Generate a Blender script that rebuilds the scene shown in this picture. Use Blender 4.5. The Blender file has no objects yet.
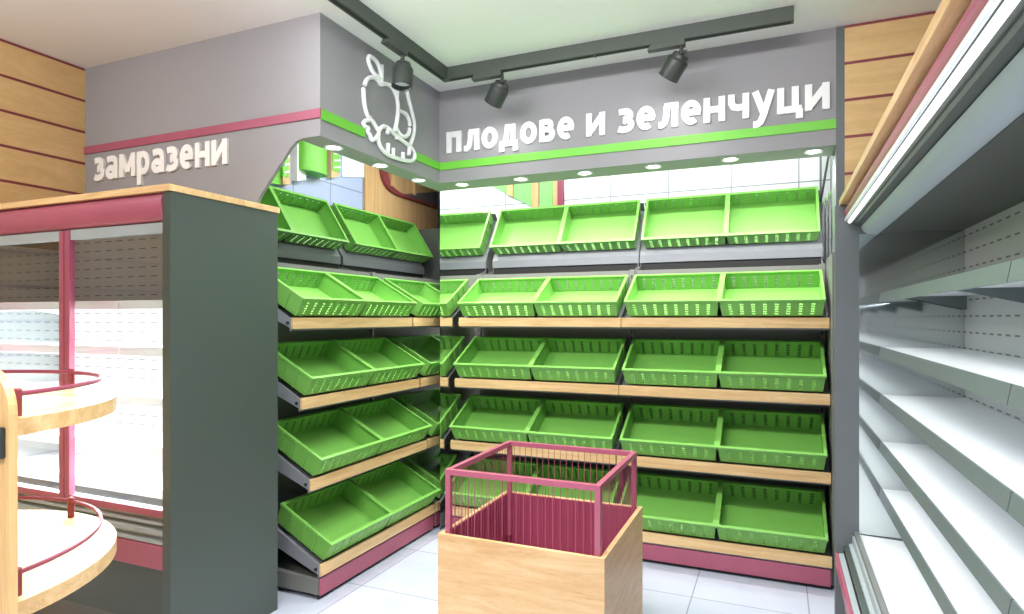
import bpy, bmesh, math, random
from math import sin, cos, radians, pi, tan
from mathutils import Vector, Matrix
random.seed(4)
COL = bpy.context.scene.collection
R = radians

# ------------------------------------------------------------------ materials
def srgb(r, g, b):
    f = lambda v: (v/255/12.92) if v/255 <= .04045 else ((v/255+.055)/1.055)**2.4
    return (f(r), f(g), f(b), 1)

def new_mat(name, rgb, rough=.5, metal=0.0, spec=.5, emit=None, estr=0.0):
    m = bpy.data.materials.new(name); m.use_nodes = True
    b = m.node_tree.nodes['Principled BSDF']
    b.inputs['Base Color'].default_value = srgb(*rgb)
    b.inputs['Roughness'].default_value = rough
    b.inputs['Metallic'].default_value = metal
    b.inputs['Specular IOR Level'].default_value = spec
    if emit:
        b.inputs['Emission Color'].default_value = srgb(*emit)
        b.inputs['Emission Strength'].default_value = estr
    return m

def vary(m, scale=30, amount=.06, bump=0.0):
    """a slight procedural variation of the surface colour"""
    nt = m.node_tree; n = nt.nodes; b = n['Principled BSDF']
    tc = n.new('ShaderNodeTexCoord'); nz = n.new('ShaderNodeTexNoise')
    nz.inputs['Scale'].default_value = scale; nz.inputs['Detail'].default_value = 3
    nt.links.new(tc.outputs['Object'], nz.inputs['Vector'])
    mx = n.new('ShaderNodeMixRGB'); mx.blend_type = 'MULTIPLY'; mx.inputs['Fac'].default_value = 1
    mx.inputs['Color1'].default_value = b.inputs['Base Color'].default_value[:]
    cr = n.new('ShaderNodeValToRGB')
    cr.color_ramp.elements[0].color = (1-amount*2, 1-amount*2, 1-amount*2, 1)
    cr.color_ramp.elements[1].color = (1, 1, 1, 1)
    nt.links.new(nz.outputs['Fac'], cr.inputs['Fac']); nt.links.new(cr.outputs['Color'], mx.inputs['Color2'])
    nt.links.new(mx.outputs['Color'], b.inputs['Base Color'])
    if bump:
        bp = n.new('ShaderNodeBump'); bp.inputs['Strength'].default_value = bump; bp.inputs['Distance'].default_value = .002
        nt.links.new(nz.outputs['Fac'], bp.inputs['Height']); nt.links.new(bp.outputs['Normal'], b.inputs['Normal'])
    return m

def wood_mat(name, light, dark, stretch, rough=.42):
    m = new_mat(name, light, rough)
    nt = m.node_tree; n = nt.nodes; b = n['Principled BSDF']
    tc = n.new('ShaderNodeTexCoord'); mp = n.new('ShaderNodeMapping')
    mp.inputs['Scale'].default_value = stretch
    nt.links.new(tc.outputs['Object'], mp.inputs['Vector'])
    nz = n.new('ShaderNodeTexNoise'); nz.inputs['Scale'].default_value = 2.2; nz.inputs['Detail'].default_value = 7
    nz.inputs['Roughness'].default_value = .62; nz.inputs['Distortion'].default_value = 1.1
    nt.links.new(mp.outputs['Vector'], nz.inputs['Vector'])
    nf = n.new('ShaderNodeTexNoise'); nf.inputs['Scale'].default_value = 22; nf.inputs['Detail'].default_value = 3
    nt.links.new(mp.outputs['Vector'], nf.inputs['Vector'])
    ad = n.new('ShaderNodeMath'); ad.operation = 'MULTIPLY_ADD'; ad.inputs[1].default_value = .3
    nt.links.new(nf.outputs['Fac'], ad.inputs[0]); nt.links.new(nz.outputs['Fac'], ad.inputs[2])
    cr = n.new('ShaderNodeValToRGB')
    cr.color_ramp.elements[0].position = .45; cr.color_ramp.elements[0].color = srgb(*dark)
    cr.color_ramp.elements[1].position = .85; cr.color_ramp.elements[1].color = srgb(*light)
    nt.links.new(ad.outputs['Value'], cr.inputs['Fac']); nt.links.new(cr.outputs['Color'], b.inputs['Base Color'])
    return m

def tile_mat(name, c1, c2, grout, w, h, plane='XY', off=(0, 0), rough=.25, mortar=.004, cloud=.0):
    m = new_mat(name, c1, rough)
    nt = m.node_tree; n = nt.nodes; b = n['Principled BSDF']
    tc = n.new('ShaderNodeTexCoord'); sp = n.new('ShaderNodeSeparateXYZ'); cb = n.new('ShaderNodeCombineXYZ')
    nt.links.new(tc.outputs['Object'], sp.inputs['Vector'])
    for i, ax in enumerate(plane):
        a = n.new('ShaderNodeMath'); a.operation = 'ADD'; a.inputs[1].default_value = 40*(w if i == 0 else h) - off[i]
        nt.links.new(sp.outputs[ax], a.inputs[0]); nt.links.new(a.outputs['Value'], cb.inputs[i])
    br = n.new('ShaderNodeTexBrick'); br.offset = 0; br.squash = 1
    br.inputs['Scale'].default_value = 1; br.inputs['Brick Width'].default_value = w; br.inputs['Row Height'].default_value = h
    br.inputs['Mortar Size'].default_value = mortar; br.inputs['Mortar Smooth'].default_value = .1
    br.inputs['Color1'].default_value = srgb(*c1); br.inputs['Color2'].default_value = srgb(*c2); br.inputs['Mortar'].default_value = srgb(*grout)
    nt.links.new(cb.outputs['Vector'], br.inputs['Vector'])
    out = br.outputs['Color']
    if cloud:
        nz = n.new('ShaderNodeTexNoise'); nz.inputs['Scale'].default_value = 3.0; nz.inputs['Detail'].default_value = 6; nz.inputs['Distortion'].default_value = .8
        nt.links.new(tc.outputs['Object'], nz.inputs['Vector'])
        cr = n.new('ShaderNodeValToRGB'); cr.color_ramp.elements[0].position = .35; cr.color_ramp.elements[1].position = .65
        cr.color_ramp.elements[0].color = (1-cloud, 1-cloud*.75, 1-cloud*.3, 1); cr.color_ramp.elements[1].color = (1, 1, 1, 1)
        nt.links.new(nz.outputs['Fac'], cr.inputs['Fac'])
        mx = n.new('ShaderNodeMixRGB'); mx.blend_type = 'MULTIPLY'; mx.inputs['Fac'].default_value = 1
        nt.links.new(out, mx.inputs['Color1']); nt.links.new(cr.outputs['Color'], mx.inputs['Color2']); out = mx.outputs['Color']
    nt.links.new(out, b.inputs['Base Color'])
    return m

def dash_mat(name, rgb, slot, ax, px, pz, dx=.55, dz=.1, rough=.45):
    """sheet metal punched with rows of dashes: along `ax` every px, up every pz"""
    m = new_mat(name, rgb, rough)
    nt = m.node_tree; n = nt.nodes; b = n['Principled BSDF']
    tc = n.new('ShaderNodeTexCoord'); sp = n.new('ShaderNodeSeparateXYZ'); nt.links.new(tc.outputs['Object'], sp.inputs['Vector'])
    def band(o, p, d):
        a = n.new('ShaderNodeMath'); a.operation = 'DIVIDE'; a.inputs[1].default_value = p; nt.links.new(o, a.inputs[0])
        f = n.new('ShaderNodeMath'); f.operation = 'FRACT'; nt.links.new(a.outputs[0], f.inputs[0])
        l = n.new('ShaderNodeMath'); l.operation = 'LESS_THAN'; l.inputs[1].default_value = d; nt.links.new(f.outputs[0], l.inputs[0])
        return l.outputs[0]
    mu = n.new('ShaderNodeMath'); mu.operation = 'MULTIPLY'
    nt.links.new(band(sp.outputs[ax], px, dx), mu.inputs[0]); nt.links.new(band(sp.outputs['Z'], pz, dz), mu.inputs[1])
    mx = n.new('ShaderNodeMixRGB'); mx.inputs['Color1'].default_value = srgb(*rgb); mx.inputs['Color2'].default_value = srgb(*slot)
    nt.links.new(mu.outputs[0], mx.inputs['Fac']); nt.links.new(mx.outputs['Color'], b.inputs['Base Color'])
    return m

M = {}
M['green'] = vary(new_mat('crate_plastic', (120, 182, 84), .32), 12, .03)
M['green_paint'] = vary(new_mat('green_paint', (112, 190, 62), .45), 8, .02)
M['green_stripe'] = vary(new_mat('green_stripe', (118, 205, 66), .5), 8, .02)
M['maroon'] = vary(new_mat('maroon_lacquer', (170, 88, 112), .35), 10, .03)
M['maroon_dark'] = vary(new_mat('maroon_metal', (148, 64, 90), .4), 10, .03)
M['groove'] = vary(new_mat('groove_maroon', (142, 62, 70), .5), 10, .03)
M['grey_wall'] = vary(new_mat('bulkhead_grey', (156, 154, 158), .75), 160, .04, .15)
M['dark_grey'] = vary(new_mat('rack_grey', (120, 121, 118), .42), 40, .03)
M['mid_grey'] = vary(new_mat('shelf_grey', (128, 131, 138), .42), 40, .03)
M['panel_grey'] = vary(new_mat('panel_grey', (70, 81, 76), .38), 90, .03)
M['post_grey'] = vary(new_mat('post_grey', (104, 109, 112), .4), 60, .03)
M['pale_grey'] = vary(new_mat('pale_grey_metal', (166, 178, 182), .5, .0), 40, .03)
M['black'] = vary(new_mat('black_metal', (56, 60, 57), .4), 30, .04)
M['track'] = vary(new_mat('track_black', (72, 78, 72), .45), 30, .03)
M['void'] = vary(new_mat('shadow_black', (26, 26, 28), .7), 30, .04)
M['white'] = vary(new_mat('white_enamel', (236, 240, 243), .35), 30, .02)
M['housing'] = vary(new_mat('housing_dark_grey', (66, 70, 66), .45), 30, .03)
M['white_letter'] = vary(new_mat('white_acrylic', (250, 250, 250), .4), 20, .01)
M['lip'] = vary(new_mat('price_rail_grey', (104, 115, 117), .4), 40, .02)
M['ceiling'] = vary(new_mat('ceiling_paint', (242, 241, 239), .85), 60, .02)
M['lens'] = new_mat('lamp_lens', (255, 255, 255), .3, emit=(255, 252, 240), estr=9)
M['tube'] = new_mat('lamp_tube', (255, 255, 255), .3, emit=(250, 253, 255), estr=1.2)
M['wood_x'] = wood_mat('beech_x', (236, 203, 152), (205, 165, 112), (.7, 9, 9))
M['wood_y'] = wood_mat('beech_y', (236, 203, 152), (205, 165, 112), (9, .7, 9))
M['wood_z'] = wood_mat('beech_z', (232, 196, 142), (203, 162, 106), (9, 9, .6))
M['wood_bin'] = wood_mat('beech_bin', (226, 192, 146), (198, 156, 106), (1.1, 1.1, 9))
M['slat'] = wood_mat('slat_wood', (232, 196, 140), (212, 174, 118), (.9, .9, 4), .5)
M['wood_old'] = wood_mat('counter_wood', (222, 186, 140), (196, 150, 104), (7, 7, .5))
M['floor'] = tile_mat('floor_tile', (194, 201, 216), (190, 198, 214), (150, 156, 170), .6, .6, 'XY', (.15, .03), .22, .004, .10)
M['tile_back'] = tile_mat('mirrored_white_tile', (240, 243, 246), (238, 241, 245), (150, 158, 174), .474, .3, 'XZ', (.138, 2.575), .25, .005)  # takes the place of the bright floor reflected in the back mirror
M['tile_left'] = tile_mat('mirrored_bluish_tile', (176, 186, 220), (170, 181, 216), (130, 140, 172), .44, .3, 'YZ', (4.23, 2.7), .3, .006, .08)  # takes the place of bluish tiling reflected in the left mirror
M['punched_x'] = dash_mat('punched_sheet_x', (226, 231, 233), (120, 126, 128), 'X', .1, .055)
M['punched_y'] = dash_mat('punched_sheet_y', (186, 192, 196), (96, 98, 98), 'Y', .1, .075)
M['mirror'] = new_mat('mirror', (205, 210, 210), .06, 1.0)
def glass_mat():
    m = bpy.data.materials.new('door_glass'); m.use_nodes = True
    nt = m.node_tree; n = nt.nodes; n.clear()
    o = n.new('ShaderNodeOutputMaterial'); t = n.new('ShaderNodeBsdfTransparent'); g = n.new('ShaderNodeBsdfGlossy'); g.inputs['Roughness'].default_value = .02
    mx = n.new('ShaderNodeMixShader')
    t.inputs['Color'].default_value = (.94, .96, .95, 1)
    mx.inputs['Fac'].default_value = .09; nt.links.new(t.outputs[0], mx.inputs[1]); nt.links.new(g.outputs[0], mx.inputs[2])
    nt.links.new(mx.outputs[0], o.inputs['Surface'])
    return m
M['glass'] = glass_mat()

# ------------------------------------------------------------------ mesh helpers
class MB:
    def __init__(s): s.bm = bmesh.new(); s.mi = 0
    def face(s, vs):
        try:
            f = s.bm.faces.new(vs); f.material_index = s.mi; return f
        except ValueError: return None
    def quad(s, *ps): return s.face([s.bm.verts.new(p) for p in ps])
    def box(s, x0, x1, y0, y1, z0, z1, bevel=0):
        b = s.bm
        v = [b.verts.new((x, y, z)) for z in (z0, z1) for y in (y0, y1) for x in (x0, x1)]
        fs = [s.face([v[i] for i in q]) for q in ((0, 2, 3, 1), (4, 5, 7, 6), (0, 1, 5, 4), (2, 6, 7, 3), (0, 4, 6, 2), (1, 3, 7, 5))]
        if bevel:
            es = {e for f in fs for e in f.edges}
            r = bmesh.ops.bevel(b, geom=list(es), offset=bevel, segments=2, affect='EDGES', profile=.5)
            for f in r['faces']: f.material_index = s.mi
        return s
    def prism(s, pts, axis, a, b):
        """closed polygon pts (2D) extruded along axis from a to b"""
        def P(p, t):
            return {'x': (t, p[0], p[1]), 'y': (p[0], t, p[1]), 'z': (p[0], p[1], t)}[axis]
        A = [s.bm.verts.new(P(p, a)) for p in pts]; B = [s.bm.verts.new(P(p, b)) for p in pts]
        s.face(A); s.face(list(reversed(B)))
        for i in range(len(pts)):
            j = (i+1) % len(pts); s.face([A[j], A[i], B[i], B[j]])
        return s
    def tube(s, path, r, n=8, closed=False):
        path = [Vector(p) for p in path]; m = len(path); rings = []
        up = None
        for i in range(m):
            if closed: d = path[(i+1) % m] - path[i-1]
            else: d = path[min(i+1, m-1)] - path[max(i-1, 0)]
            d.normalize()
            if up is None:
                up = Vector((0, 0, 1)) if abs(d.z) < .9 else Vector((1, 0, 0))
            u = d.cross(up)
            if u.length < 1e-4: u = d.cross(Vector((1, 0, 0)))
            u.normalize(); w = u.cross(d); up = w
            rings.append([s.bm.verts.new(path[i] + r*(cos(2*pi*k/n)*u + sin(2*pi*k/n)*w)) for k in range(n)])
        for i in range(m if closed else m-1):
            a, b = rings[i], rings[(i+1) % m]
            for k in range(n): s.face([a[k], a[(k+1) % n], b[(k+1) % n], b[k]])
        if not closed:
            s.face(rings[0]); s.face(list(reversed(rings[-1])))
        return s
    def lathe(s, prof, n=24, mat=None):
        """profile of (r, z) turned about local z"""
        mat = mat or Matrix.Identity(4)
        rings = []
        for r, z in prof:
            if r < 1e-5: rings.append([s.bm.verts.new(mat @ Vector((0, 0, z)))])
            else: rings.append([s.bm.verts.new(mat @ Vector((r*cos(2*pi*k/n), r*sin(2*pi*k/n), z))) for k in range(n)])
        for a, b in zip(rings, rings[1:]):
            for k in range(n):
                q = [a[k % len(a)], a[(k+1) % len(a)], b[(k+1) % len(b)], b[k % len(b)]]
                u = []
                for v in q:
                    if v not in u: u.append(v)
                if len(u) > 2: s.face(u)
        return s
    def done(s, name, mats, parent=None, smooth=False, recalc=True):
        if recalc: bmesh.ops.recalc_face_normals(s.bm, faces=s.bm.faces)
        me = bpy.data.meshes.new(name); s.bm.to_mesh(me); s.bm.free()
        for m in (mats if isinstance(mats, (list, tuple)) else [mats]): me.materials.append(M[m] if isinstance(m, str) else m)
        if smooth:
            for p in me.polygons: p.use_smooth = True
            try: me.set_sharp_from_angle(angle=R(35))
            except Exception: pass
        o = bpy.data.objects.new(name, me); COL.objects.link(o)
        if parent: o.parent = parent
        return o

def thing(name, label, cat, loc=(0, 0, 0), rz=0, group=None):
    o = bpy.data.objects.new(name, None); COL.objects.link(o)
    o.location = loc; o.rotation_euler = (0, 0, rz); o.empty_display_size = .1
    return tag(o, label, cat, group)
def tag(o, label, cat, group=None):
    o['label'] = label; o['category'] = cat
    if group: o['group'] = group
    return o
def struct(o):
    o['kind'] = 'structure'; return o
def solid(o, t, off=0):
    m = o.modifiers.new('thickness', 'SOLIDIFY'); m.thickness = t; m.offset = off; return o

H = 1.57                       # eye height
# The two produce racks meet in the corner on one mitre line through the plan origin
MIT = .5695
def mitre(bm, mw, side):
    """trim to one side of the corner mitre X = -MIT*Y (side -1: left run, +1: back run)"""
    inv = mw.inverted()
    n = Vector((1, MIT, 0)).normalized()
    co = inv @ Vector((0, 0, 0)); no = (inv.to_3x3() @ n).normalized()
    g = bm.verts[:] + bm.edges[:] + bm.faces[:]
    if g: bmesh.ops.bisect_plane(bm, geom=g, plane_co=co, plane_no=no, clear_outer=(side < 0), clear_inner=(side > 0))

# ------------------------------------------------------------------ room shell
CZ = 3.23; FX = -2.29; FY = 4.01; XL = -4.245
WB = 5.085; WL = -3.46; FB = 2.56
def slab(name, x0, x1, y0, y1, z0, z1, mats, **k):
    return struct(MB().box(x0, x1, y0, y1, z0, z1, **k).done(name, mats))
slab('floor', XL-.1, 3.2, -3.2, 6.2, -.1, 0, 'floor')
slab('ceiling', XL-.1, 3.2, -3.2, 6.2, CZ, CZ+.1, 'ceiling')

def slat_wall(name, along, a0, a1, p, t, z0):
    """boards with flush maroon grooves; along 'x' or 'y'; face at p, body to p+t"""
    b = MB(); z = CZ
    def bx(za, zb, inset):
        lo, hi = (p+inset, p+t) if t > 0 else (p+t, p-inset)
        if along == 'y': b.box(lo, hi, a0, a1, za, zb)
        else: b.box(a0, a1, lo, hi, za, zb)
    while z > z0:
        b.mi = 1; bx(z-.017, z, .004); b.mi = 0; bx(max(z-.2085, z0), z-.017, 0); z -= .2085
    return struct(b.done(name, ['slat', 'groove']))
slat_wall('wall_left', 'y', -3.2, 2.713, XL, -.08, 0)
slat_wall('wall_right', 'x', .345, 3.2, 4.0, .08, 2.2)

# tiled walls in place of the mirrors behind the racks, and the corner between
b = MB(); b.box(-MIT*WB, .345, WB, WB+.08, 1.2, CZ); struct(b.done('wall_back', 'tile_back'))
b = MB(); b.box(WL-.08, WL, 2.736, 6.1, 1.2, CZ); struct(b.done('wall_side', 'tile_left'))
b = MB(); b.prism([(-MIT*WB, WB), (-MIT*6.09, 6.09), (-MIT*6.09+.05, 6.15), (-MIT*WB+.05, WB+.08)], 'z', 1.2, CZ); struct(b.done('wall_corner', 'dark_grey'))
slab('wall_end', .352, .40, 4.08, 5.14, 0, CZ, 'white')
# grey bulkhead over the racks: back leg, left leg, and the panel over the freezer with its rounded corner
slab('wall_fascia_back', FX, .302, FY, FY+.26, FB, CZ, 'grey_wall')
slab('wall_fascia_left', FX-.155, FX, 2.735, FY+.26, FB, CZ, 'grey_wall')
slab('trim_1', .302, .345, FY-.006, FY+.26, 0, CZ, 'post_grey')
pts = [(XL, CZ), (FX, CZ), (FX, FB), (-2.41, FB)]
pts += [(-2.455, 2.55), (-2.50, 2.512), (-2.58, 2.424), (-2.72, 2.265), (-2.82, 2.12), (-2.86, 2.0), (-2.86, 0), (XL, 0)]
b = MB(); b.prism(pts, 'y', 2.713, 2.735); struct(b.done('wall_front', 'grey_wall'))
# stripes
slab('trim_2', XL, FX+.008, 2.703, 2.713, 2.658, 2.706, 'maroon')
slab('trim_3', FX, FX+.01, 2.713, 3.10, 2.652, 2.706, 'green_stripe')
slab('trim_5', FX, FX+.01, 3.665, FY, 2.652, 2.706, 'green_stripe')
slab('trim_4', FX+.01, .302, FY-.01, FY, 2.652, 2.706, 'green_stripe')
# cover behind the case on the right so that daylight does not leak in
slab('wall_east', 3.12, 3.2, -3.2, 4.0, 0, CZ, 'grey_wall')

# ------------------------------------------------------------------ lettering and sign
def arc(cx, cy, rx, ry, a0, a1, n=14):
    return [(cx+rx*cos(R(a0+(a1-a0)*i/n)), cy+ry*sin(R(a0+(a1-a0)*i/n))) for i in range(n+1)]
# bold upright letters drawn as broad pen strokes; the x-height is 1
GL = {
 'п': (.86, [[(.01,.87),(.85,.87)], [(.15,0),(.15,1)], [(.70,0),(.70,1)]]),
 'л': (.90, [[(.30,.87),(.89,.87)], [(.74,0),(.74,1)], [(.40,.9),(.38,.5),(.32,.22),(.20,.12),(.04,.12)]]),
 'о': (.86, [arc(.43,.5,.29,.37,0,360,24)]),
 'д': (.98, [[(.30,.87),(.84,.87)], [(.71,.1),(.71,1)], [(.42,.9),(.38,.5),(.26,.13)], [(.0,.13),(.97,.13)], [(.12,.13),(.12,-.24)], [(.85,.13),(.85,-.24)]]),
 'в': (.80, [[(.15,0),(.15,1)], [(.15,.88),(.40,.88)]+arc(.42,.705,.17,.175,90,-90,8)+[(.15,.53)], [(.15,.53),(.44,.53)]+arc(.46,.325,.20,.205,90,-90,8)+[(.15,.12)]]),
 'е': (.82, [[(.2,.50),(.80,.50)], arc(.42,.5,.28,.37,0,305,22)]),
 'и': (.90, [[(.14,0),(.14,1)], [(.76,0),(.76,1)], [(.14,.12),(.76,.88)]]),
 'з': (.74, [[(.06,.86),(.2,.88)]+arc(.36,.70,.21,.18,95,-90,8)+[(.24,.52)], [(.24,.52),(.38,.52)]+arc(.38,.32,.23,.20,90,-95,8)+[(.2,.11),(.04,.17)]]),
 'а': (.84, [[(.10,.84),(.28,.88)]+arc(.44,.66,.24,.22,90,0,8)+[(.68,0)], arc(.36,.29,.23,.18,0,360,20)]),
 'м': (1.08, [[(.14,0),(.14,1)], [(.94,0),(.94,1)], [(.16,.92),(.54,.22)], [(.92,.92),(.54,.22)]]),
 'р': (.86, [[(.15,-.42),(.15,1)], arc(.42,.5,.28,.37,0,360,24)]),
 'н': (.88, [[(.14,0),(.14,1)], [(.74,0),(.74,1)], [(.14,.5),(.74,.5)]]),
 'ч': (.84, [[(.70,0),(.70,1)], [(.14,1),(.14,.66),(.22,.50),(.40,.44),(.70,.48)]]),
 'у': (.84, [[(.12,1),(.44,.12)], [(.74,1),(.46,.1),(.32,-.22),(.20,-.30),(.04,-.30)]]),
 'ц': (.92, [[(.14,0),(.14,1)], [(.68,0),(.68,1)], [(.0,.13),(.92,.13)], [(.83,.13),(.83,-.24)]]),
 ' ': (.36, [])}
def stroke(b, path, w, sx, sz, x0, z0, d):
    pts = [Vector(p) for p in path]; closed = (pts[0]-pts[-1]).length < 1e-4
    if closed: pts = pts[:-1]
    n = len(pts); L = []; Rr = []
    for i in range(n):
        p0 = pts[i-1] if (i > 0 or closed) else None; p1 = pts[(i+1) % n] if (i < n-1 or closed) else None
        d0 = (pts[i]-p0).normalized() if p0 is not None else (p1-pts[i]).normalized()
        d1 = (p1-pts[i]).normalized() if p1 is not None else d0
        n0 = Vector((-d0.y, d0.x)); n1 = Vector((-d1.y, d1.x)); m = (n0+n1).normalized(); k = min(1.6, 1/max(.3, m.dot(n1)))
        L.append(pts[i]+m*w/2*k); Rr.append(pts[i]-m*w/2*k)
    V = lambda p, y: b.bm.verts.new((x0+p.x*sx, y, z0+p.y*sz))
    f = [(V(L[i], -d), V(Rr[i], -d), V(L[i], 0), V(Rr[i], 0)) for i in range(n)]
    for i in range(n if closed else n-1):
        a, c = f[i], f[(i+1) % n]
        b.face([a[0], a[1], c[1], c[0]]); b.face([a[0], c[0], c[2], a[2]]); b.face([a[1], a[3], c[3], c[1]])
    if not closed:
        b.face([f[0][0], f[0][2], f[0][3], f[0][1]]); b.face([f[-1][0], f[-1][1], f[-1][3], f[-1][2]])
def lettering(name, text, loc, rz, width, xh, label):
    t = thing(name, label, 'sign lettering', loc, rz)
    gap = .10; tot = sum(GL[ch][0]+gap for ch in text)-gap; sx = width/tot; x = 0
    for ch in text:
        if GL[ch][1]:
            b = MB()
            for k, p in enumerate(GL[ch][1]): stroke(b, p, .265, sx, xh, x*sx, 0, .016+.0002*k)
            b.done('letter', 'white_letter', t)
        x += GL[ch][0]+gap
lettering('sign_lettering', 'замразени', (-4.135, 2.7125, 2.47), 0, 1.18, .148, 'white raised single-word lettering on grey panel above the freezer')
lettering('sign_lettering', 'плодове и зеленчуци', (-2.225, FY-.001, 2.768), 0, 2.495, .152, 'white raised three-word lettering on grey bulkhead above green stripe')

logo = thing('produce_emblem', 'white outlined apple, pear and carrot emblem on short grey bulkhead', 'wall sign', (FX, 3.075, 2.6))
ST = {
 'apple': [[(3.116,2.962),(3.131,2.997),(3.170,3.028),(3.210,3.042),(3.251,3.042),(3.282,3.019),(3.325,3.045),(3.379,3.055),(3.427,3.036),(3.463,2.997),(3.475,2.943),(3.468,2.877),(3.452,2.815),(3.427,2.770)],
           [(3.106,2.941),(3.106,2.888),(3.121,2.822),(3.151,2.781),(3.196,2.771),(3.227,2.748),(3.255,2.729)],
           [(3.293,3.148),(3.288,3.024)],
           [(3.160,3.153),(3.151,3.128),(3.170,3.094),(3.200,3.069),(3.251,3.057),(3.289,3.051),(3.282,3.092),(3.262,3.134),(3.231,3.152),(3.190,3.158),(3.162,3.153)]],
 'carrot': [[(3.170,2.789),(3.162,2.761),(3.131,2.757),(3.102,2.732),(3.116,2.714),(3.160,2.720),(3.139,2.690),(3.170,2.680),(3.182,2.649),(3.223,2.666),(3.251,2.698)],
            [(3.257,2.717),(3.251,2.667),(3.282,2.626),(3.357,2.601),(3.491,2.607),(3.633,2.623),(3.678,2.657),(3.670,2.695),(3.621,2.723),(3.537,2.735),(3.445,2.749),(3.379,2.769),(3.325,2.779),(3.278,2.754),(3.258,2.720)],
            [(3.357,2.772),(3.352,2.731)],[(3.363,2.677),(3.357,2.612)],[(3.418,2.660),(3.416,2.612)],[(3.532,2.662),(3.532,2.616)],[(3.456,2.752),(3.456,2.725)],[(3.609,2.722),(3.601,2.659)]],
 'pear': [[(3.573,3.104),(3.597,3.033),(3.638,2.967),(3.673,2.897),(3.665,2.815),(3.621,2.736)],[(3.468,3.075),(3.461,3.000)],
          [(3.486,2.923),(3.561,2.930),(3.609,2.898),(3.616,2.857)],[(3.614,2.843),(3.599,2.797),(3.549,2.764),(3.491,2.768),(3.452,2.802)],
          [(3.573,3.104),(3.54,3.14),(3.49,3.13),(3.468,3.075)]]}
def chaikin(p, k=2):
    for _ in range(k):
        q = [p[0]]
        for a, c in zip(p, p[1:]):
            q += [(a[0]*.75+c[0]*.25, a[1]*.75+c[1]*.25), (a[0]*.25+c[0]*.75, a[1]*.25+c[1]*.75)]
        q.append(p[-1]); p = q
    return p
for nm, ss in ST.items():
    b = MB()
    for p in ss: b.tube([(.013, y-3.1, z-2.6) for y, z in (chaikin(p) if len(p) > 2 else p)], .0135, 8)
    b.done(nm+'_outline', 'white_letter', logo, smooth=True)

# ------------------------------------------------------------------ downlights in the soffit
dls = [(FX-.085, 2.93, 'nearest the freezer panel, in the short soffit under the emblem'), (FX-.085, 3.39, 'in the middle of the short soffit under the emblem'),
       (FX-.085, 3.86, 'in the short soffit, beside the corner of the bulkhead'),
       (-2.156, 4.115, 'in the long soffit, beside the corner of the bulkhead'), (-1.688, 4.115, 'second from the corner in the long soffit'),
       (-1.216, 4.115, 'third from the corner in the long soffit'), (-.751, 4.115, 'fourth from the corner in the long soffit'),
       (-.278, 4.115, 'second from the grey pilaster in the long soffit'), (.19, 4.115, 'in the long soffit, beside the grey pilaster')]
ring_me = lens_me = None
for x, y, txt in dls:
    d = thing('downlight', 'lit round recessed downlight ' + txt, 'downlight', (x, y, FB), 0, 'downlights in the soffit')
    if ring_me is None:
        r_ = MB().lathe([(.036, -.001), (.052, -.007), (.054, 0), (.036, .0)], 24).done('ring', 'white', d, True); ring_me = r_.data
        l_ = MB().lathe([(0, -.0025), (.037, -.0025), (.037, .0)], 24).done('lens', 'lens', d); lens_me = l_.data
    else:
        for n_, me_ in (('ring', ring_me), ('lens', lens_me)):
            o = bpy.data.objects.new(n_, me_); COL.objects.link(o); o.parent = d

# ------------------------------------------------------------------ lighting track and spots
tr = thing('lighting_track', 'black L-shaped lighting track fixed to the ceiling', 'lighting track', (-2.04, 3.66, CZ))
def rel(o, b_, name, mats, parent, **k):
    ob = b_.done(name, mats, parent, **k); return ob
b = MB(); b.box(-.025, .025, -1.9, .025, -.078, 0); b.mi = 1; b.box(-.012, .012, -1.88, -.03, -.0795, -.077); b.done('rail', ['track', 'void'], tr)
b = MB(); b.box(.025, 2.115, -.025, .025, -.078, 0); b.mi = 1; b.box(.03, 2.10, -.012, .012, -.0795, -.077); b.done('rail', ['track', 'void'], tr)
b = MB(); b.box(1.015, 1.027, -.027, .027, -.081, 0); b.done('joint', 'track', tr)
def spot(loc, rz, tilt, label, off):
    t = thing('track_spotlight', label, 'spotlight', loc, rz, 'spotlights on the ceiling track')
    b = MB(); b.prism([(-.10, -.032), (-.08, 0), (.11, 0), (.11, -.032), ], 'y', -.024, .024); b.done('adapter', 'track', t)
    b = MB(); b.tube([(off, 0, -.03), (off, 0, -.06), (off+.005, 0, -.075)], .011, 10); b.tube([(off-.02, 0, -.066), (off+.03, 0, -.066)], .009, 8); b.done('arm', 'black', t, True)
    m = Matrix.Translation((off+.005, 0, -.072)) @ Matrix.Scale(1.18, 4) @ Matrix.Rotation(tilt[0], 4, 'X') @ Matrix.Rotation(tilt[1], 4, 'Y') @ Matrix.Translation((0, 0, -.005))
    b = MB(); b.lathe([(0, 0), (.036, 0), (.04, -.006), (.042, -.02), (.05, -.026), (.052, -.032), (.052, -.122), (.046, -.122), (.046, -.095), (0, -.095)], 28, m); b.done('lamp_head', 'black', t, True)
    b = MB(); b.lathe([(0, -.098), (.045, -.098), (.045, -.096)], 24, m); b.done('lens', 'white', t)
spot((-2.04, 3.05, CZ-.078), R(90), (R(0), R(6)), 'black cylindrical spotlight hanging over the apple emblem', .09)
spot((-1.74, 3.66, CZ-.078), 0, (R(25), R(38)), 'black tilted spotlight over the first word of the long lettering', .11)
spot((-.60, 3.66, CZ-.078), 0, (R(25), R(36)), 'black tilted spotlight near the free end of the track', .09)

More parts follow.
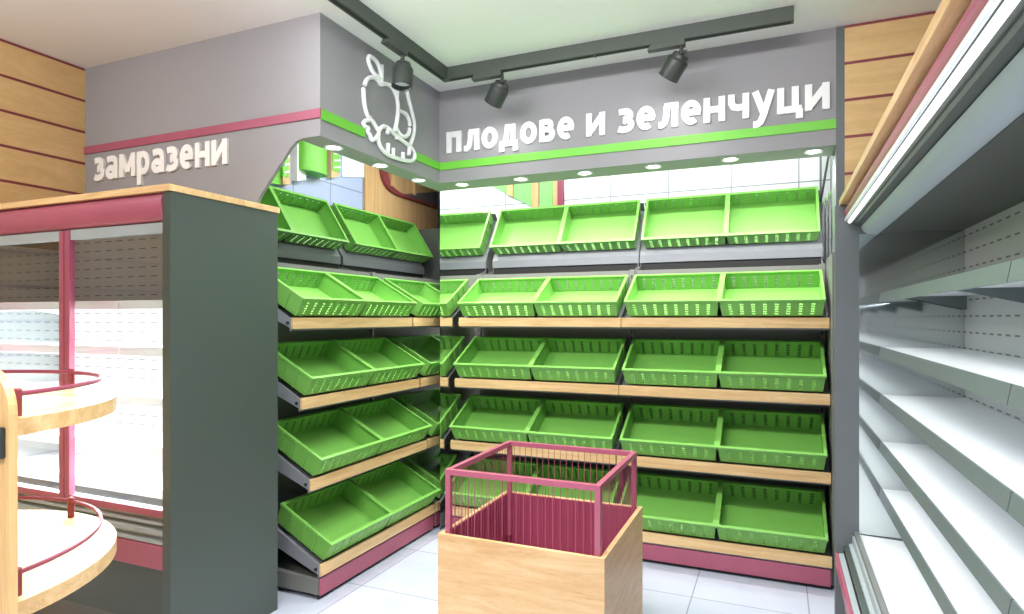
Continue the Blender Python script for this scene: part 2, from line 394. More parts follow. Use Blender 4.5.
# ------------------------------------------------------------------ green crates
CL, CH, CW = .40, .118, .608
def wall_grid(bm, p00, p10, p11, p01, us, vs, hole):
    P = [Vector(p) for p in (p00, p10, p11, p01)]
    V = [[bm.verts.new((P[0]*(1-u)+P[1]*u)*(1-v)+(P[3]*(1-u)+P[2]*u)*v) for u in us] for v in vs]
    for j in range(len(vs)-1):
        for i in range(len(us)-1):
            if hole and i % 2 == 1 and j % 2 == 1: continue
            bm.faces.new([V[j][i], V[j][i+1], V[j+1][i+1], V[j+1][i]])
def crate_bm():
    b = MB(); bm = b.bm
    w, l, h = CW/2-.004, CL, CH; t = .011
    B = [(-w+t, t, 0), (w-t, t, 0), (w-t, l-t*.6, 0), (-w+t, l-t*.6, 0)]; T = [(-w, 0, h), (w, 0, h), (w, l, h), (-w, l, h)]
    us = [0]
    for k in range(8):
        c = (k+.5)/8*.92+.04; us += [c-.018, c+.018]
    us.append(1)
    vs = [0]
    for k in range(5):
        c = .14+k*.148; vs += [c-.040, c+.040]
    vs.append(1)
    wall_grid(bm, B[0], B[1], T[1], T[0], us, vs, True)
    wall_grid(bm, B[2], B[3], T[3], T[2], us, vs, True)
    wall_grid(bm, B[1], B[2], T[2], T[1], [0, 1], [0, 1], False)
    wall_grid(bm, B[3], B[0], T[0], T[3], [0, 1], [0, 1], False)
    bm.faces.new([bm.verts.new(p) for p in B])
    bmesh.ops.remove_doubles(bm, verts=bm.verts, dist=1e-5)
    bmesh.ops.recalc_face_normals(bm, faces=bm.faces)
    # ribs standing on the two short sides
    for s in (-1, 1):
        for f in (.25, .5, .75):
            y = l*f
            A = [(s*(w-t+.001), y-.004, .004), (s*(w-t+.001), y+.004, .004), (s*(w-.001), y+.004, h-.004), (s*(w-.001), y-.004, h-.004)]
            A2 = [(p[0]+s*.008, p[1], p[2]) for p in A]
            va = [bm.verts.new(p) for p in A]; vb = [bm.verts.new(p) for p in A2]
            bm.faces.new(vb)
            for i in range(4): bm.faces.new([va[i], va[(i+1) % 4], vb[(i+1) % 4], vb[i]])
    return b
def rim_bm():
    b = MB(); w, l, h = CW/2-.004, CL, CH
    o, i = .007, .013
    O = [(-w-o+.003, -o), (w+o-.003, -o), (w+o-.003, l+o), (-w-o+.003, l+o)]; I = [(-w+i, i), (w-i, i), (w-i, l-i), (-w+i, l-i)]
    rows = []
    for L, z in ((O, h-.010), (O, h+.003), (I, h+.003), (I, h-.006)): rows.append([b.bm.verts.new((x, y, z)) for x, y in L])
    for k in range(4):
        A, C = rows[k], rows[(k+1) % 4]
        for j in range(4): b.face([A[j], A[(j+1) % 4], C[(j+1) % 4], C[j]])
    return b
crate0 = None
def crate(mw, label, group, cut=0):
    """a crate placed by matrix mw; cut != 0 trims it on the corner mitre"""
    global crate0
    if cut:
        b = crate_bm(); mitre(b.bm, mw, cut)
        if len(b.bm.faces) < 12: b.bm.free(); return None
        o = solid(b.done('produce_crate', 'green', recalc=False), .0035)
        r = rim_bm(); mitre(r.bm, mw, cut); r.done('rim', 'green', o)
    elif crate0 is None:
        o = solid(crate_bm().done('produce_crate', 'green', recalc=False), .0035); rim_bm().done('rim', 'green', o); crate0 = o
    else:
        o = crate0.copy(); COL.objects.link(o)
        for ch in list(crate0.children):
            c = ch.copy(); COL.objects.link(c); c.parent = o
    o.matrix_world = mw
    return tag(o, label, 'crate', group)

# ------------------------------------------------------------------ the two produce racks
ROWS = [  # (depth of the front bar, z of bar top, tilt)   bottom row first
    (.0, .200, 27.5), (.07, .665, 28), (.135, 1.118, 28.5), (.20, 1.572, 29.5)]
TOPY, TOPZ, TOPT = .735, 2.052, 57
BAY = 1.25
def rack(name, label, root_loc, rz, bays, cut, x_start, td, shift):
    t = thing(name, label, 'produce rack', root_loc, rz)
    mw = Matrix.Translation(root_loc) @ Matrix.Rotation(rz, 4, 'Z')
    def put(b, nm, mats, parent=t, c=False, smooth=False):
        if c: mitre(b.bm, mw, cut)
        return b.done(nm, mats, parent, smooth)
    PB = .565
    for k in range(bays):
        x0 = x_start+k*BAY+shift[k]; x1 = x_start+k*BAY+shift[k]+BAY+(.022 if k == bays-1 and cut > 0 else 0)
        TY = TOPY+td
        cc = (cut < 0 and k == bays-1) or (cut > 0 and k == 0)
        put(MB().box(x_start+k*BAY, x_start+(k+1)*BAY+(.06 if k == bays-1 and cut > 0 else 0), PB, PB+.02, .05, 1.92), 'back_panel', 'dark_grey', c=cc)
        put(MB().box(x0+.001, x1-.001, .025, PB, .03, .118), 'base', 'dark_grey', c=cc)
        b = MB(); b.box(x0+.008, x1-.008, .012, .025, .022, .122, bevel=.003); put(b, 'kick_plate', 'maroon', c=cc)
        b = MB()
        b.box(x0, x1, .02, .03, .012, .022); put(b, 'base_edge', 'void', c=cc)
        for i, (dy, z, tl) in enumerate(ROWS):
            a = R(tl); L = .40
            # sheet tray, tilted, with a turned-down front lip
            b = MB()
            y0, z0 = dy+.016, z-.020
            b.prism([(y0, z0-.012), (y0, z0-.055), (y0+.012, z0-.055), (y0+.012, z0-.02), (PB, z0-.012+(PB-y0)*tan(a)*.0+ (PB-y0)*tan(a)-.01), (PB, z0+(PB-y0)*tan(a)-.004)], 'x', x0+.004, x1-.004)
            sh = put(b, 'shelf', 'mid_grey', c=cc)
            b = MB(); b.box(x0+.002, x1-.002, dy, dy+.016, z-.064, z, bevel=.0015)
            put(b, 'wood_rail', 'wood_x', sh, c=cc)
            for xx in (x0+.003, x1-.006):
                b = MB(); b.prism([(dy+.017, z-.062), (dy+.017, z-.004), (PB, z+(PB-dy)*tan(a)-.01), (PB, z-.062+(PB-dy)*tan(a)*.72)], 'x', xx, xx+.003)
                br = b
                if cc: mitre(br.bm, mw, cut)
                outer = (cut < 0 and k == 0 and xx < x0+.004)
                if len(br.bm.faces): br.done('bracket', 'mid_grey' if outer else 'black', sh)
                else: br.bm.free()
        # top tray, set back above the panel
        a = R(TOPT)
        b = MB()
        b.prism([(TY, TOPZ), (TY, TOPZ-.058), (TY+.01, TOPZ-.058), (TY+.012, TOPZ-.012), (TY+.258, TOPZ+.258*tan(a)-.012), (TY+.258-.075*sin(a), TOPZ+.258*tan(a)+.075*cos(a)), (TY+.252-.075*sin(a), TOPZ+.258*tan(a)+.072*cos(a)), (TY+.248, TOPZ+.248*tan(a))], 'x', x0+.004, x1-.004)
        sh = put(b, 'top_shelf', 'mid_grey', c=cc)
        put(MB().box(x0+.004, x1-.004, TY+.012, TY+.05, TOPZ-.13, TOPZ-.055), 'tray_shade_strip', 'void', sh, c=cc)  # black strip stands for the shade beneath the tray lip
        for xx in (x0+.006, x1-.012):
            b = MB(); b.prism([(PB, 1.90), (TY+.011, TOPZ-.08), (TY+.011, TOPZ-.02), (TY+.235, TOPZ+.27), (TY+.235, 1.90)], 'x', xx, xx+.006)
            if cc: mitre(b.bm, mw, cut)
            if len(b.bm.faces): b.done('bracket', 'dark_grey', sh)
            else: b.bm.free()
    if cut < 0:
        for dy, z, tl in ROWS:
            put(MB().lathe([(0, 0), (.009, 0), (.009, .006), (0, .006)], 12, Matrix.Translation((x_start+.003, dy+.04, z-.03)) @ Matrix.Rotation(R(-90), 4, 'Y')), 'bolt', 'void')
    # slotted uprights at the bay joints, and feet
    for k in range(bays+1):
        x = x_start+k*BAY
        b = MB(); b.box(x-.017, x+.017, PB-.022, PB+.0, .02, 1.925); b.mi = 1
        for q in range(37): b.box(x-.004, x+.004, PB-.0235, PB-.021, .06+q*.05, .085+q*.05)
        mitre(b.bm, mw, cut)
        if len(b.bm.faces): b.done('upright', ['dark_grey', 'void'], t)
        else: b.bm.free()
        b = MB(); xx = min(max(x, x_start+.03), x_start+bays*BAY-.03); b.lathe([(0, 0), (.018, 0), (.018, .008), (.008, .012), (.008, .03), (0, .03)], 12, Matrix.Translation((xx, .06, 0)))
        mitre(b.bm, mw, cut)
        if len(b.bm.faces): b.done('foot', 'post_grey', t)
        else: b.bm.free()
    return t, mw
XR = .262
back, MWB = rack('produce_rack', 'three-bay grey produce rack under the long lettering', (XR, FY, 0), 0, 3, +1, -3*BAY, .07, (-.055, 0, 0))
MB().box(.024, .052, .05, .56, .02, 1.95).done('end_post', 'dark_grey', back)
left, MWL = rack('produce_rack', 'two-bay grey produce rack beside the freezer, under the emblem', (-2.33, 2.77, 0), pi/2, 2, -1, 0, .12, (0, .02))
# outer end cheek of the left rack base
rown = ['lowest', 'second-lowest', 'middle', 'second-highest', 'top']
def crate_matrix(mw, x, row, td=.07):
    if row < 4:
        dy, z, tl = ROWS[row]; return mw @ Matrix.Translation((x, dy+.018-.011*cos(R(tl)), z+.012-.011*sin(R(tl)))) @ Matrix.Rotation(R(tl), 4, 'X')
    return mw @ Matrix.Translation((x, (TOPY+td)+.018-.011*cos(R(TOPT)), TOPZ+.058-.011*sin(R(TOPT)))) @ Matrix.Rotation(R(TOPT), 4, 'X')
def crate_x(x_start, bay, half):
    return x_start+bay*BAY+BAY/2+(half-.5)*CW
# back rack: columns from the corner to the pilaster
cols = [(0, 1, 'trimmed crate in the corner'), (1, 0, 'second from the corner'), (1, 1, 'third from the corner'), (2, 0, 'second from the pilaster'), (2, 1, 'beside the pilaster')]
for row in range(5):
    g = 'crates on the %s shelf under the long lettering' % rown[row]
    for bay, half, txt in cols:
        cut = 1 if (bay == 0) else 0
        lab = 'green slotted crate on %s shelf of long back rack, %s' % (rown[row], txt if bay else 'in the corner')
        crate(crate_matrix(MWB, crate_x(-3*BAY, bay, half)+(-.055, 0, .014)[bay], row, .07), lab, g, cut)
for row in range(5):
    g = 'crates on the %s shelf of the rack beside the freezer' % rown[row]
    lc = [(0, 0, 'nearest the freezer'), (0, 1, 'second from the freezer'), (1, 0, 'third from the freezer')]
    lc.append((1, 1, 'in the far corner'))
    for bay, half, txt in lc:
        cut = -1 if (bay == 1 and row < 4) else 0
        crate(crate_matrix(MWL, crate_x(0, bay, half)+(.055 if bay else .006), row, .12), 'green slotted crate on %s shelf of short left rack, %s' % (rown[row], txt), g, cut)

# ------------------------------------------------------------------ corner panel, and solid stand-ins for the mirror reflections above the top crates
b = MB(); b.prism([(-3.38, 5.4), (-MIT*5.4-.003, 5.4), (-MIT*5.43-.003, 5.43), (-3.38, 5.43)], 'z', 1.3, 2.456)
tag(b.done('corner_panel', new_mat('glossy_dark_panel', (96, 98, 98), .3)), 'dark grey upright panel in the corner beyond the last top crate', 'panel')
def board(name, y0, y1, z0a, z0b, z1, t, mat, label, cat):
    """stand-in for a reflected board, on the left tiled wall with a sloping foot"""
    b = MB(); b.prism([(y0, z0a), (y1, z0b), (y1, z1), (y0, z1)], 'x', WL, WL+t)
    return tag(b.done(name, mat), label, cat)
ZT = 3.0; DY = -.085; DZ = .03
board('reflected_board', 3.3, 3.629, 2.545, 2.568, ZT, .03, 'green_paint', 'stand-in for reflected dark green board behind the rounded panel corner', 'board')
board('reflected_wood_post', 3.629, 3.705, 2.572, 2.58, ZT, .05, 'wood_old', 'stand-in for reflected narrow wooden post, nearest the rounded panel corner', 'post')
def ladder(y0, y1, z0, label):
    y0 += DY; y1 += DY; z0 += DZ
    t = thing('reflected_rail', label, 'rail', (WL, (y0+y1)/2, z0))
    MB().box(0, .055, -(y1-y0)/2, (y1-y0)/2, 0, ZT-z0).done('rail_body', 'green_paint', t)
    b = MB(); k = 0
    while .02+k*.058 < ZT-z0-.02:
        z = .02+k*.058; b.prism([(-(y1-y0)/2+.012, z), ((y1-y0)/2, z+.02), ((y1-y0)/2, z+.034), (-(y1-y0)/2+.012, z+.014)], 'x', .054, .064); k += 1
    b.done('rung_set', 'white', t)
ladder(3.705, 3.768, 2.6, 'stand-in for reflected green rail with white rungs left of the rounded green column')
board('reflected_white_post', 3.768, 3.865, 2.625, 2.65, ZT, .06, 'white', 'stand-in for reflected white post beside the rounded green column', 'post')
b = MB(); ys = [3.865+DY+.31*i/16 for i in range(17)]
P = [(WL+.05+.09*math.sqrt(max(0, 1-((y-DY-4.02)/.155)**2)), y) for y in ys]
b.prism([(WL, 3.865+DY)]+P+[(WL, 4.175+DY)], 'z', 2.715, ZT)
tag(b.done('reflected_column', 'green_paint', smooth=True), 'stand-in for reflected rounded green column above the top crates', 'column')
board('reflected_wood_post', 4.18, 4.274, 2.735, 2.76, ZT, .05, 'wood_old', 'stand-in for reflected wooden post just beyond the rounded green column', 'post')
ladder(4.274, 4.367, 2.765, 'stand-in for reflected green rail with white rungs between wooden post and white sheet')
board('reflected_sheet', 4.367, 4.99, 2.785, 2.90, ZT, .012, 'white', 'stand-in for reflected white sheet above the bluish tiles', 'panel')
# reflected timber counter with maroon arch, built solid on the wall
t = thing('reflected_cladding', 'stand-in for reflected timber panel with maroon arched trim on wall above crates', 'panel', (WL, 5.3, 2.2))
MB().box(0, .025, 4.677-5.3, .68, -.5, .8).done('panel', 'wood_old', t)
arc = chaikin([(4.883, 2.99), (4.886, 2.93), (4.915, 2.863), (4.997, 2.794), (5.115, 2.768), (5.237, 2.764), (5.9, 2.768)], 2)
inn = chaikin([(4.975, 2.99), (4.98, 2.93), (5.0, 2.89), (5.06, 2.835), (5.15, 2.805), (5.25, 2.79), (5.9, 2.79)], 2)
b = MB(); n_ = len(arc)
A = [b.bm.verts.new((.06, y-5.3, z-2.2)) for y, z in arc]; B_ = [b.bm.verts.new((.06, y-5.3, z-2.2)) for y, z in inn]
A2 = [b.bm.verts.new((.02, y-5.3, z-2.2)) for y, z in arc]; B2 = [b.bm.verts.new((.02, y-5.3, z-2.2)) for y, z in inn]
for i in range(n_-1):
    b.face([A[i], A[i+1], B_[i+1], B_[i]]); b.face([A[i], A2[i], A2[i+1], A[i+1]]); b.face([B_[i], B_[i+1], B2[i+1], B2[i]])
b.done('arch_trim', 'groove', t)
b = MB(); b.prism([(5.2-5.3, .58), (.62, .585), (.62, .74)], 'x', .026, .05); b.done('slate_slab', new_mat('slate_board', (98, 92, 96), .5), t)  # purple-grey slab across the reflected timber
MB().box(.026, .07, 5.02-5.3, 5.06-5.3, .63, .8).done('batten', 'wood_old', t)
MB().box(.026, .07, 5.44-5.3, 5.47-5.3, .62, .8).done('batten', 'wood_old', t)
# solid strips copying what the back mirror reflects
def strip(name, x0, x1, z0a, z0b, t_, mat, label, cat):
    b = MB(); b.prism([(x0, z0a), (x1, z0b), (x1, 3.0), (x0, 3.0)], 'y', WB-t_, WB); return tag(b.done(name, mat), label, cat)
zz = lambda x: 2.764-(x+2.382)*.553
M['pale_green'] = vary(new_mat('pale_green_board', (140, 216, 128), .5), 8, .02)
strip('reflected_board', -2.40, -2.215, zz(-2.40), zz(-2.215), .012, 'pale_green', 'stand-in for reflected pale green board nearest the corner', 'board')
strip('reflected_wood_post', -2.205, -2.15, zz(-2.205), zz(-2.15), .03, 'wood_old', 'stand-in for reflected wooden post between two pale green boards', 'post')
strip('reflected_board', -2.15, -1.985, zz(-2.15), zz(-1.985), .012, 'pale_green', 'stand-in for reflected pale green board between two wooden posts', 'board')
strip('reflected_wood_post', -1.975, -1.91, zz(-1.975), 2.50, .03, 'wood_old', 'stand-in for reflected wooden post at middle of the pale green boards', 'post')
strip('reflected_board', -1.90, -1.785, 2.50, 2.50, .012, 'pale_green', 'stand-in for reflected narrow green board beside the maroon post on back wall', 'board')
strip('reflected_wood_post', -1.775, -1.735, 2.50, 2.50, .03, 'wood_old', 'stand-in for reflected thin wooden post touching the maroon post on back wall', 'post')
strip('reflected_maroon_post', -1.732, -1.685, 2.50, 2.50, .04, 'maroon_dark', 'stand-in for reflected maroon post on back tiled wall above crates', 'post')
# uprights and rod modelled after reflections between top crates and pilaster
for i, (x, zt) in enumerate(((.292, 2.375), (.312, 2.395), (.330, 2.42))):
    t = thing('reflected_upright', 'stand-in for reflected slim grey upright with green cap, %s' % ('nearest the top crates', 'middle of the three', 'nearest the pilaster')[i], 'upright', (x, 4.95-.03*i, 1.90), 0, 'slim uprights beside the pilaster')
    MB().box(-.007, .007, -.02, .02, 0, zt-1.9).done('tube', 'post_grey', t)
    MB().box(-.009, .007, -.03, .03, zt-1.9, zt-1.9+.02).done('cap', 'green', t)
b = MB(); b.tube([(.276, 4.97, 2.40), (.336, 4.97, 2.78)], .008, 8); tag(b.done('reflected_rod', 'black'), 'stand-in for reflected thin dark slanted rod against white wall beside the pilaster', 'rod')
MBr = MB(); MBr.box(.272, .285, 5.0, 5.03, 1.9, 3.0); tag(MBr.done('reflected_upright', 'post_grey'), 'stand-in for reflected tall thin grey upright behind the slanted rod', 'upright')

# ------------------------------------------------------------------ promotional bin in the middle
t = thing('display_bin', 'square wooden promotion bin with maroon wire guard in the middle of the floor', 'display bin', (-1.0, 2.765, 0))
hw = .373; wz = .625; th = .02
b = MB()
b.box(-hw, hw, -hw, -hw+th, 0, wz); b.box(-hw, hw, hw-th, hw, 0, wz); b.box(-hw, -hw+th, -hw+th, hw-th, 0, wz); b.box(hw-th, hw, -hw+th, hw-th, 0, wz)
b.done('wood_base', 'wood_bin', t)
hi = .352
b = MB(); s_ = .004
for q in ((-hi, hi, -hi, -hi+s_), (-hi, hi, hi-s_, hi), (-hi, -hi+s_, -hi, hi), (hi-s_, hi, -hi, hi)): b.box(*q, .33, wz-.004)
b.box(-hi, hi, -hi, hi, .325, .335); b.done('liner', 'maroon_dark', t)
fz = .905; fw = .35; fr = .024
for sx in (-1, 1):
    for sy in (-1, 1):
        x, y = sx*(fw-fr/2), sy*(fw-fr/2); MB().box(x-fr/2, x+fr/2, y-fr/2, y+fr/2, .40, fz-fr, bevel=.001).done('post', 'maroon', t)
for sy in (-1, 1):
    y = sy*(fw-fr/2); MB().box(-fw, fw, y-fr/2, y+fr/2, fz-fr, fz, bevel=.001).done('top_rail', 'maroon', t)
    x = y; MB().box(x-fr/2, x+fr/2, -fw+fr, fw-fr, fz-fr, fz, bevel=.001).done('top_rail', 'maroon', t)
for ax in (0, 1):
    for s in (-1, 1):
        b = MB(); n_ = 20
        for i in range(n_):
            a = -fw+fr+(2*fw-2*fr)*(i+.5)/n_; p = s*(fw-fr/2)
            q = (a, p) if ax == 0 else (p, a)
            b.tube([(q[0], q[1], .42), (q[0], q[1], fz-fr+.002)], .0014, 6)
        b.done('wire_grille', 'maroon', t)

# ------------------------------------------------------------------ freezer on the left
F = thing('display_freezer', 'glass-door upright freezer with maroon trim and dark grey end panel', 'freezer', (-3.4, 2.3, 0))
def fput(b, nm, mats, parent=F, **k):
    bmesh.ops.translate(b.bm, verts=b.bm.verts, vec=(3.4, -2.3, 0)); return b.done(nm, mats, parent, **k)
fx0, fx1 = XL+.02, -2.532; fy0 = 1.965
fput(MB().box(-2.532, -2.482, 1.955, 2.603, 0, 2.135, bevel=.002), 'end_panel', 'panel_grey')
fput(MB().box(fx0, -2.476, 1.945, 2.612, 2.135, 2.165, bevel=.0015), 'wood_top', 'wood_x')
pr = [(fy0+.05, 2.134), (fy0-.0, 2.134)]
for i in range(9):
    a = R(80-160*i/8); pr.append((fy0+.01-.03*cos(a), 2.07+.062*sin(a)))
pr += [(fy0+.05, 2.005)]
fput(MB().prism(pr, 'x', fx0, fx1), 'header_roll', 'maroon', smooth=True)
fput(MB().prism([(fy0+.05, 2.134), (2.57, 2.134), (2.57, 2.06), (fy0+.05, 2.0)], 'x', fx0, fx1), 'canopy', 'mid_grey')
fput(MB().box(fx0, fx1, 2.55, 2.57, .45, 2.06), 'back_liner', 'punched_x')
fput(MB().box(fx0, fx1, 2.08, 2.55, .56, .60), 'bottom_deck', 'white')
fput(MB().box(fx0, fx1, 2.01, 2.57, .17, .56), 'body', 'panel_grey')
fput(MB().box(fx0, fx1, 2.04, 2.57, .0, .165), 'plinth', 'dark_grey')
# sill: stepped grey rails, then the maroon bumper band
sill = [(1.995, .668), (1.995, .648), (1.97, .644), (1.97, .632), (2.0, .628), (2.0, .618), (1.962, .612), (1.962, .590), (1.985, .585), (1.985, .572), (1.958, .566), (1.958, .552), (1.97, .547), (2.03, .547), (2.09, .61), (2.09, .668)]
fput(MB().prism(sill, 'x', fx0, fx1), 'sill', 'pale_grey')
fput(MB().box(fx0, fx1, 1.957, 2.02, .437, .547, bevel=.004), 'bumper_band', 'maroon')
fput(MB().box(fx0, fx1, 1.985, 2.01, .17, .437), 'front_plate', 'panel_grey')
fput(MB().box(fx0-.015, fx0, 1.955, 2.575, 0, 2.135), 'end_panel', 'panel_grey')
fput(MB().box(fx0+.001, fx0+.004, 2.02, 2.55, .60, 2.0), 'mirror_lining', 'mirror')
# doors: maroon framed, one pane each
dxs = [(-3.975, -3.247), (-3.240, -2.54), (fx0, -3.985)]
for a, c in dxs:
    dr = fput(MB().box(a, c, 1.972, 2.0, .668, .70), 'door', 'maroon')
    b = MB(); b.box(a, a+.036, 1.968, 2.0, .70, 2.0, bevel=.004); 
    if c < -2.6: b.box(c-.036, c, 1.968, 2.0, .70, 2.0, bevel=.004)
    b.mi = 1; b.box(a+.036, c-(.036 if c < -2.6 else 0), 1.976, 2.0, 1.955, 2.003)
    fput(b, 'frame', ['maroon', 'pale_grey'], dr)
    fput(MB().box(a+.036, c-(.036 if c < -2.6 else .0), 1.984, 1.988, .70, 1.955), 'glass_pane', 'glass', dr)
for z in (1.655, 1.42, 1.17, .93, .72):
    for a, c in ((fx0, -3.105), (-3.10, fx1-.003)):
        sh = fput(MB().box(a, c, 2.16, 2.55, z-.016, z), 'shelf', 'white')
        fput(MB().prism([(2.148, z-.04), (2.16, z-.045), (2.16, z+.004), (2.152, z+.004)], 'x', a, c), 'price_rail', 'white', sh)
        for xx in (a+.02, c-.03):
            fput(MB().prism([(2.2, z-.016), (2.55, z-.016), (2.55, z-.075), (2.5, z-.06), (2.3, z-.03)], 'x', xx, xx+.004), 'bracket', 'white', sh)

# ------------------------------------------------------------------ open chiller on the right
CE = 3.533; C0 = -.22; CO = (.55, 1.6, 0)
K = thing('open_chiller', 'long open chiller with empty white shelves, maroon bumper and wooden top edge', 'refrigerated case', CO)
def kput(b, nm, mats, parent=K, **k):
    bmesh.ops.translate(b.bm, verts=b.bm.verts, vec=(-CO[0], -CO[1], 0)); return b.done(nm, mats, parent, **k)
kput(MB().box(.262, .90, CE, CE+.045, 0, 2.135, bevel=.002), 'end_panel', 'post_grey')
kput(MB().box(.368, .803, CE-.004, CE-.0005, .50, 1.985), 'mirror_lining', 'mirror')
kput(MB().box(.283, .90, C0, CE+.045, 2.138, 2.17, bevel=.0015), 'wood_top', 'wood_y')
pr = [(.385, 2.137), (.334, 2.137)]
for i in range(9):
    a = R(75-150*i/8); pr.append((.334-.032*cos(a), 2.098+.036*sin(a)))
pr += [(.385, 2.063)]
kput(MB().prism(pr, 'y', C0, CE-.002), 'header_roll', 'maroon', smooth=True)
kput(MB().box(.3035, .311, C0, CE-.002, 2.052, 2.068), 'light_rail', 'white')
b = MB(); b.tube([(.324, C0, 2.048), (.324, CE-.03, 2.048)], .009, 12); kput(b, 'lamp_tube', 'tube', smooth=True)
kput(MB().prism([(.312, 2.066), (.334, 2.052), (.342, 2.042), (.348, 2.042), (.352, 2.03), (.42, 2.02), (.42, 2.06), (.32, 2.066)], 'y', C0, CE-.005), 'air_curtain_housing', 'housing', smooth=True)
kput(MB().prism([(.424, 2.03), (.376, 2.022), (.384, 2.0), (.40, 1.987), (.44, 1.978), (.452, 1.982), (.458, 1.99), (.458, 2.03)], 'y', C0, CE-.006), 'air_duct', 'pale_grey', smooth=True)
kput(MB().box(.458, .81, C0, CE-.006, 1.985, 2.0), 'inner_ceiling', 'housing')
kput(MB().box(.325, .90, C0, CE, 2.05, 2.137), 'canopy', 'housing')
kput(MB().box(.808, .90, C0, CE, .10, 2.05), 'back_body', 'dark_grey')
kput(MB().box(.803, .808, C0, CE-.005, .48, 1.985), 'back_liner', 'punched_y')
for y in (1.655,):
    kput(MB().box(.8022, .804, y-.004, y+.004, .56, 1.985), 'panel_joint', 'mid_grey')
kput(MB().prism([(.36, .50), (.38, .495), (.803, .48), (.803, .44), (.36, .44)], 'y', C0, CE-.005), 'bottom_deck', 'white')
kput(MB().box(.346, .366, C0, CE-.003, .40, .508), 'front_lip', 'dark_grey')
kput(MB().prism([(.346, .485), (.338, .485), (.338, .446), (.322, .442), (.322, .418), (.30, .414), (.30, .392), (.276, .388), (.276, .33), (.346, .33)], 'y', C0, CE-.003), 'stepped_sill', 'pale_grey')
kput(MB().box(.262, .276, C0, CE-.004, .325, .392, bevel=.004), 'bumper_rail', 'maroon')
kput(MB().box(.30, .80, C0, CE, .09, .43), 'lower_body', 'panel_grey')
kput(MB().box(.34, .80, C0, CE, 0, .09), 'plinth', 'dark_grey')
for z in (1.693, 1.428, 1.197, .966, .735):
    for a, c in ((C0, 1.652), (1.658, CE-.006)):
        sh = kput(MB().box(.465, .803, a, c, z-.02, z-.002), 'shelf', 'white')
        kput(MB().prism([(.452, z-.046), (.465, z-.046), (.466, z-.02), (.466, z), (.460, z)], 'y', a, c), 'price_rail', 'lip', sh)
        for yy in (a+.03, (a+c)/2, c-.034):
            kput(MB().prism([(.50, z-.02), (.803, z-.02), (.803, z-.085), (.74, z-.07), (.6, z-.035)], 'y', yy, yy+.004), 'bracket', 'lip', sh)

# ------------------------------------------------------------------ round-shelved end unit in the near left corner
E_ = thing('end_display', 'wooden end display with two half-round shelves and maroon gallery rails', 'display shelf', (-2.68, 1.0, 0))
def eput(b, nm, mats, parent=E_, **k): return b.done(nm, mats, parent, **k)
px1 = .77; pz = 1.435; rr = .125
prof = [(-1.0, 0), (px1, 0)]
for i in range(9):
    a = R(90*i/8); prof.append((px1-rr+rr*cos(a), pz-rr+rr*sin(a)))
prof += [(-1.0, pz)]
pn = eput(MB().prism(prof, 'y', .018, .04), 'side_panel', 'wood_z')
eput(MB().box(.69, .758, .004, .018, 1.19, 1.275, bevel=.004), 'bracket_plate', 'black', pn)
def half(r, y0, z, seg=40, sc=1):
    return [(r*cos(R(180*i/seg)), y0+r*sin(R(180*i/seg)), z) for i in range(seg+1)]
for z in (.75, 1.28):
    r = .665
    sh = eput(MB().prism([(p[0], p[1]) for p in half(r, .04, 0)], 'z', z-.05, z), 'round_shelf', 'wood_x', smooth=True)
    eput(MB().tube(half(.615, .04, z+.066), .0075, 8), 'gallery_rail', 'maroon_dark', sh, smooth=True)
    for a in (8, 90, 172):
        x, y = .615*cos(R(a)), .04+.615*sin(R(a))
        eput(MB().lathe([(0, z), (.0125, z), (.0125, z+.078), (.009, z+.082), (0, z+.082)], 12, Matrix.Translation((x, y, 0))), 'rail_post', 'groove', sh, smooth=True)

# ------------------------------------------------------------------ lights
def area(name, loc, size, size_y, power, color=(1, 1, 1), rot=(0, 0, 0), spread=180):
    l = bpy.data.lights.new(name, 'AREA'); l.shape = 'RECTANGLE'; l.size = size; l.size_y = size_y; l.energy = power; l.color = color; l.spread = R(spread)
    o = bpy.data.objects.new(name, l); COL.objects.link(o); o.location = loc; o.rotation_euler = rot
    return o
def spotl(name, loc, power, ang, color=(1, 1, 1), rot=(0, 0, 0), blend=.6, rad=.03):
    l = bpy.data.lights.new(name, 'SPOT'); l.energy = power; l.spot_size = R(ang); l.spot_blend = blend; l.color = color; l.shadow_soft_size = rad
    o = bpy.data.objects.new(name, l); COL.objects.link(o); o.location = loc; o.rotation_euler = rot
    return o
for x, y, _ in dls:
    if y > 4.05: spotl('downlight_lamp', (x, y, FB-.012), 19, 150, (1, .98, .94), (R(18), 0, 0))
    else: spotl('downlight_lamp', (x, y, FB-.012), 19, 150, (1, .98, .94), (0, R(-18)*-1*-1, 0))
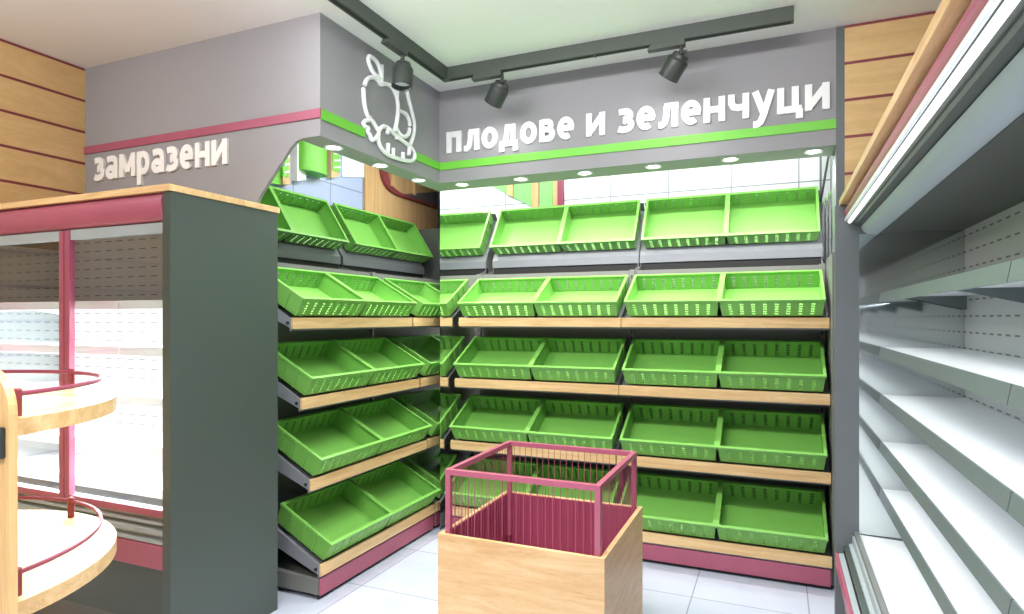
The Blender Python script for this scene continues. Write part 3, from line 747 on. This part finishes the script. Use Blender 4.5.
# fill strips added unseen behind the bulkhead, brightening tiled walls and top crates
area('tile_fill', (-1.1, 4.42, 3.1), 2.6, .06, 20, (1, .99, .96), (R(14), 0, 0))
area('tile_fill', (FX-.30, 4.1, 3.1), .06, 2.3, 19, (1, .99, .96), (0, R(16), 0))
# out-of-view fill lights added under the ceiling to brighten the bulkhead
area('fascia_fill', (-1.0, 1.95, 3.12), 2.4, .12, 17, (.98, .99, 1), (R(66), 0, 0), spread=130)
area('fascia_fill', (-3.25, .75, 3.12), 1.6, .12, 9, (1, .99, .97), (R(66), 0, 0), spread=130)
# the heads on the track throw light along the bulkhead
for x, y, r_ in ((-2.04, 3.14, (0, R(-22), 0)), (-1.68, 3.72, (R(30), R(20), 0)), (-.54, 3.72, (R(30), R(20), 0))):
    spotl('track_lamp', (x, y, 2.93), 3, 150, (1, 1, 1), r_, .9, .04)
# unseen area lights added near the ceiling as general fill for the aisle
for x, y, p_ in ((-1.1, 1.75, 40), (-.9, -.4, 70), (-2.9, -1.4, 12), (1.4, -1.6, 40)):
    area('overhead_fill', (x, y, CZ-.03), 1.2, .6, p_, (1, .985, .96), spread=125)
# strip lamps inside the cases
for z in (1.655, 1.42, 1.17, .93): area('shelf_lamp', (-3.42, 2.18, z-.05), 1.7, .02, 14, (.95, .98, 1), (R(-15), 0, 0))
for z in (1.693, 1.428, 1.197, .966, .735):
    area('shelf_lamp', (.50, 1.66, z-.05), .02, 3.6, .85, (.82, .91, 1))
w = bpy.data.worlds.new('room_light'); bpy.context.scene.world = w; w.use_nodes = True
w.node_tree.nodes['Background'].inputs['Color'].default_value = (.95, .97, 1, 1)
w.node_tree.nodes['Background'].inputs['Strength'].default_value = .25

# ------------------------------------------------------------------ camera
cam = bpy.data.cameras.new('camera'); co = bpy.data.objects.new('camera', cam); COL.objects.link(co)
co.location = (0, 0, H); co.rotation_euler = (R(90), 0, R(23.1))
cam.sensor_fit = 'HORIZONTAL'; cam.sensor_width = 36; cam.lens = 36*625/1024
cam.shift_y = (318-307)/1024; cam.clip_start = .05
sc = bpy.context.scene; sc.camera = co
sc.view_settings.view_transform = 'Standard'; sc.view_settings.look = 'None'
sc.view_settings.gamma = 1; sc.view_settings.use_curve_mapping = False
sc.view_settings.exposure = 0.52
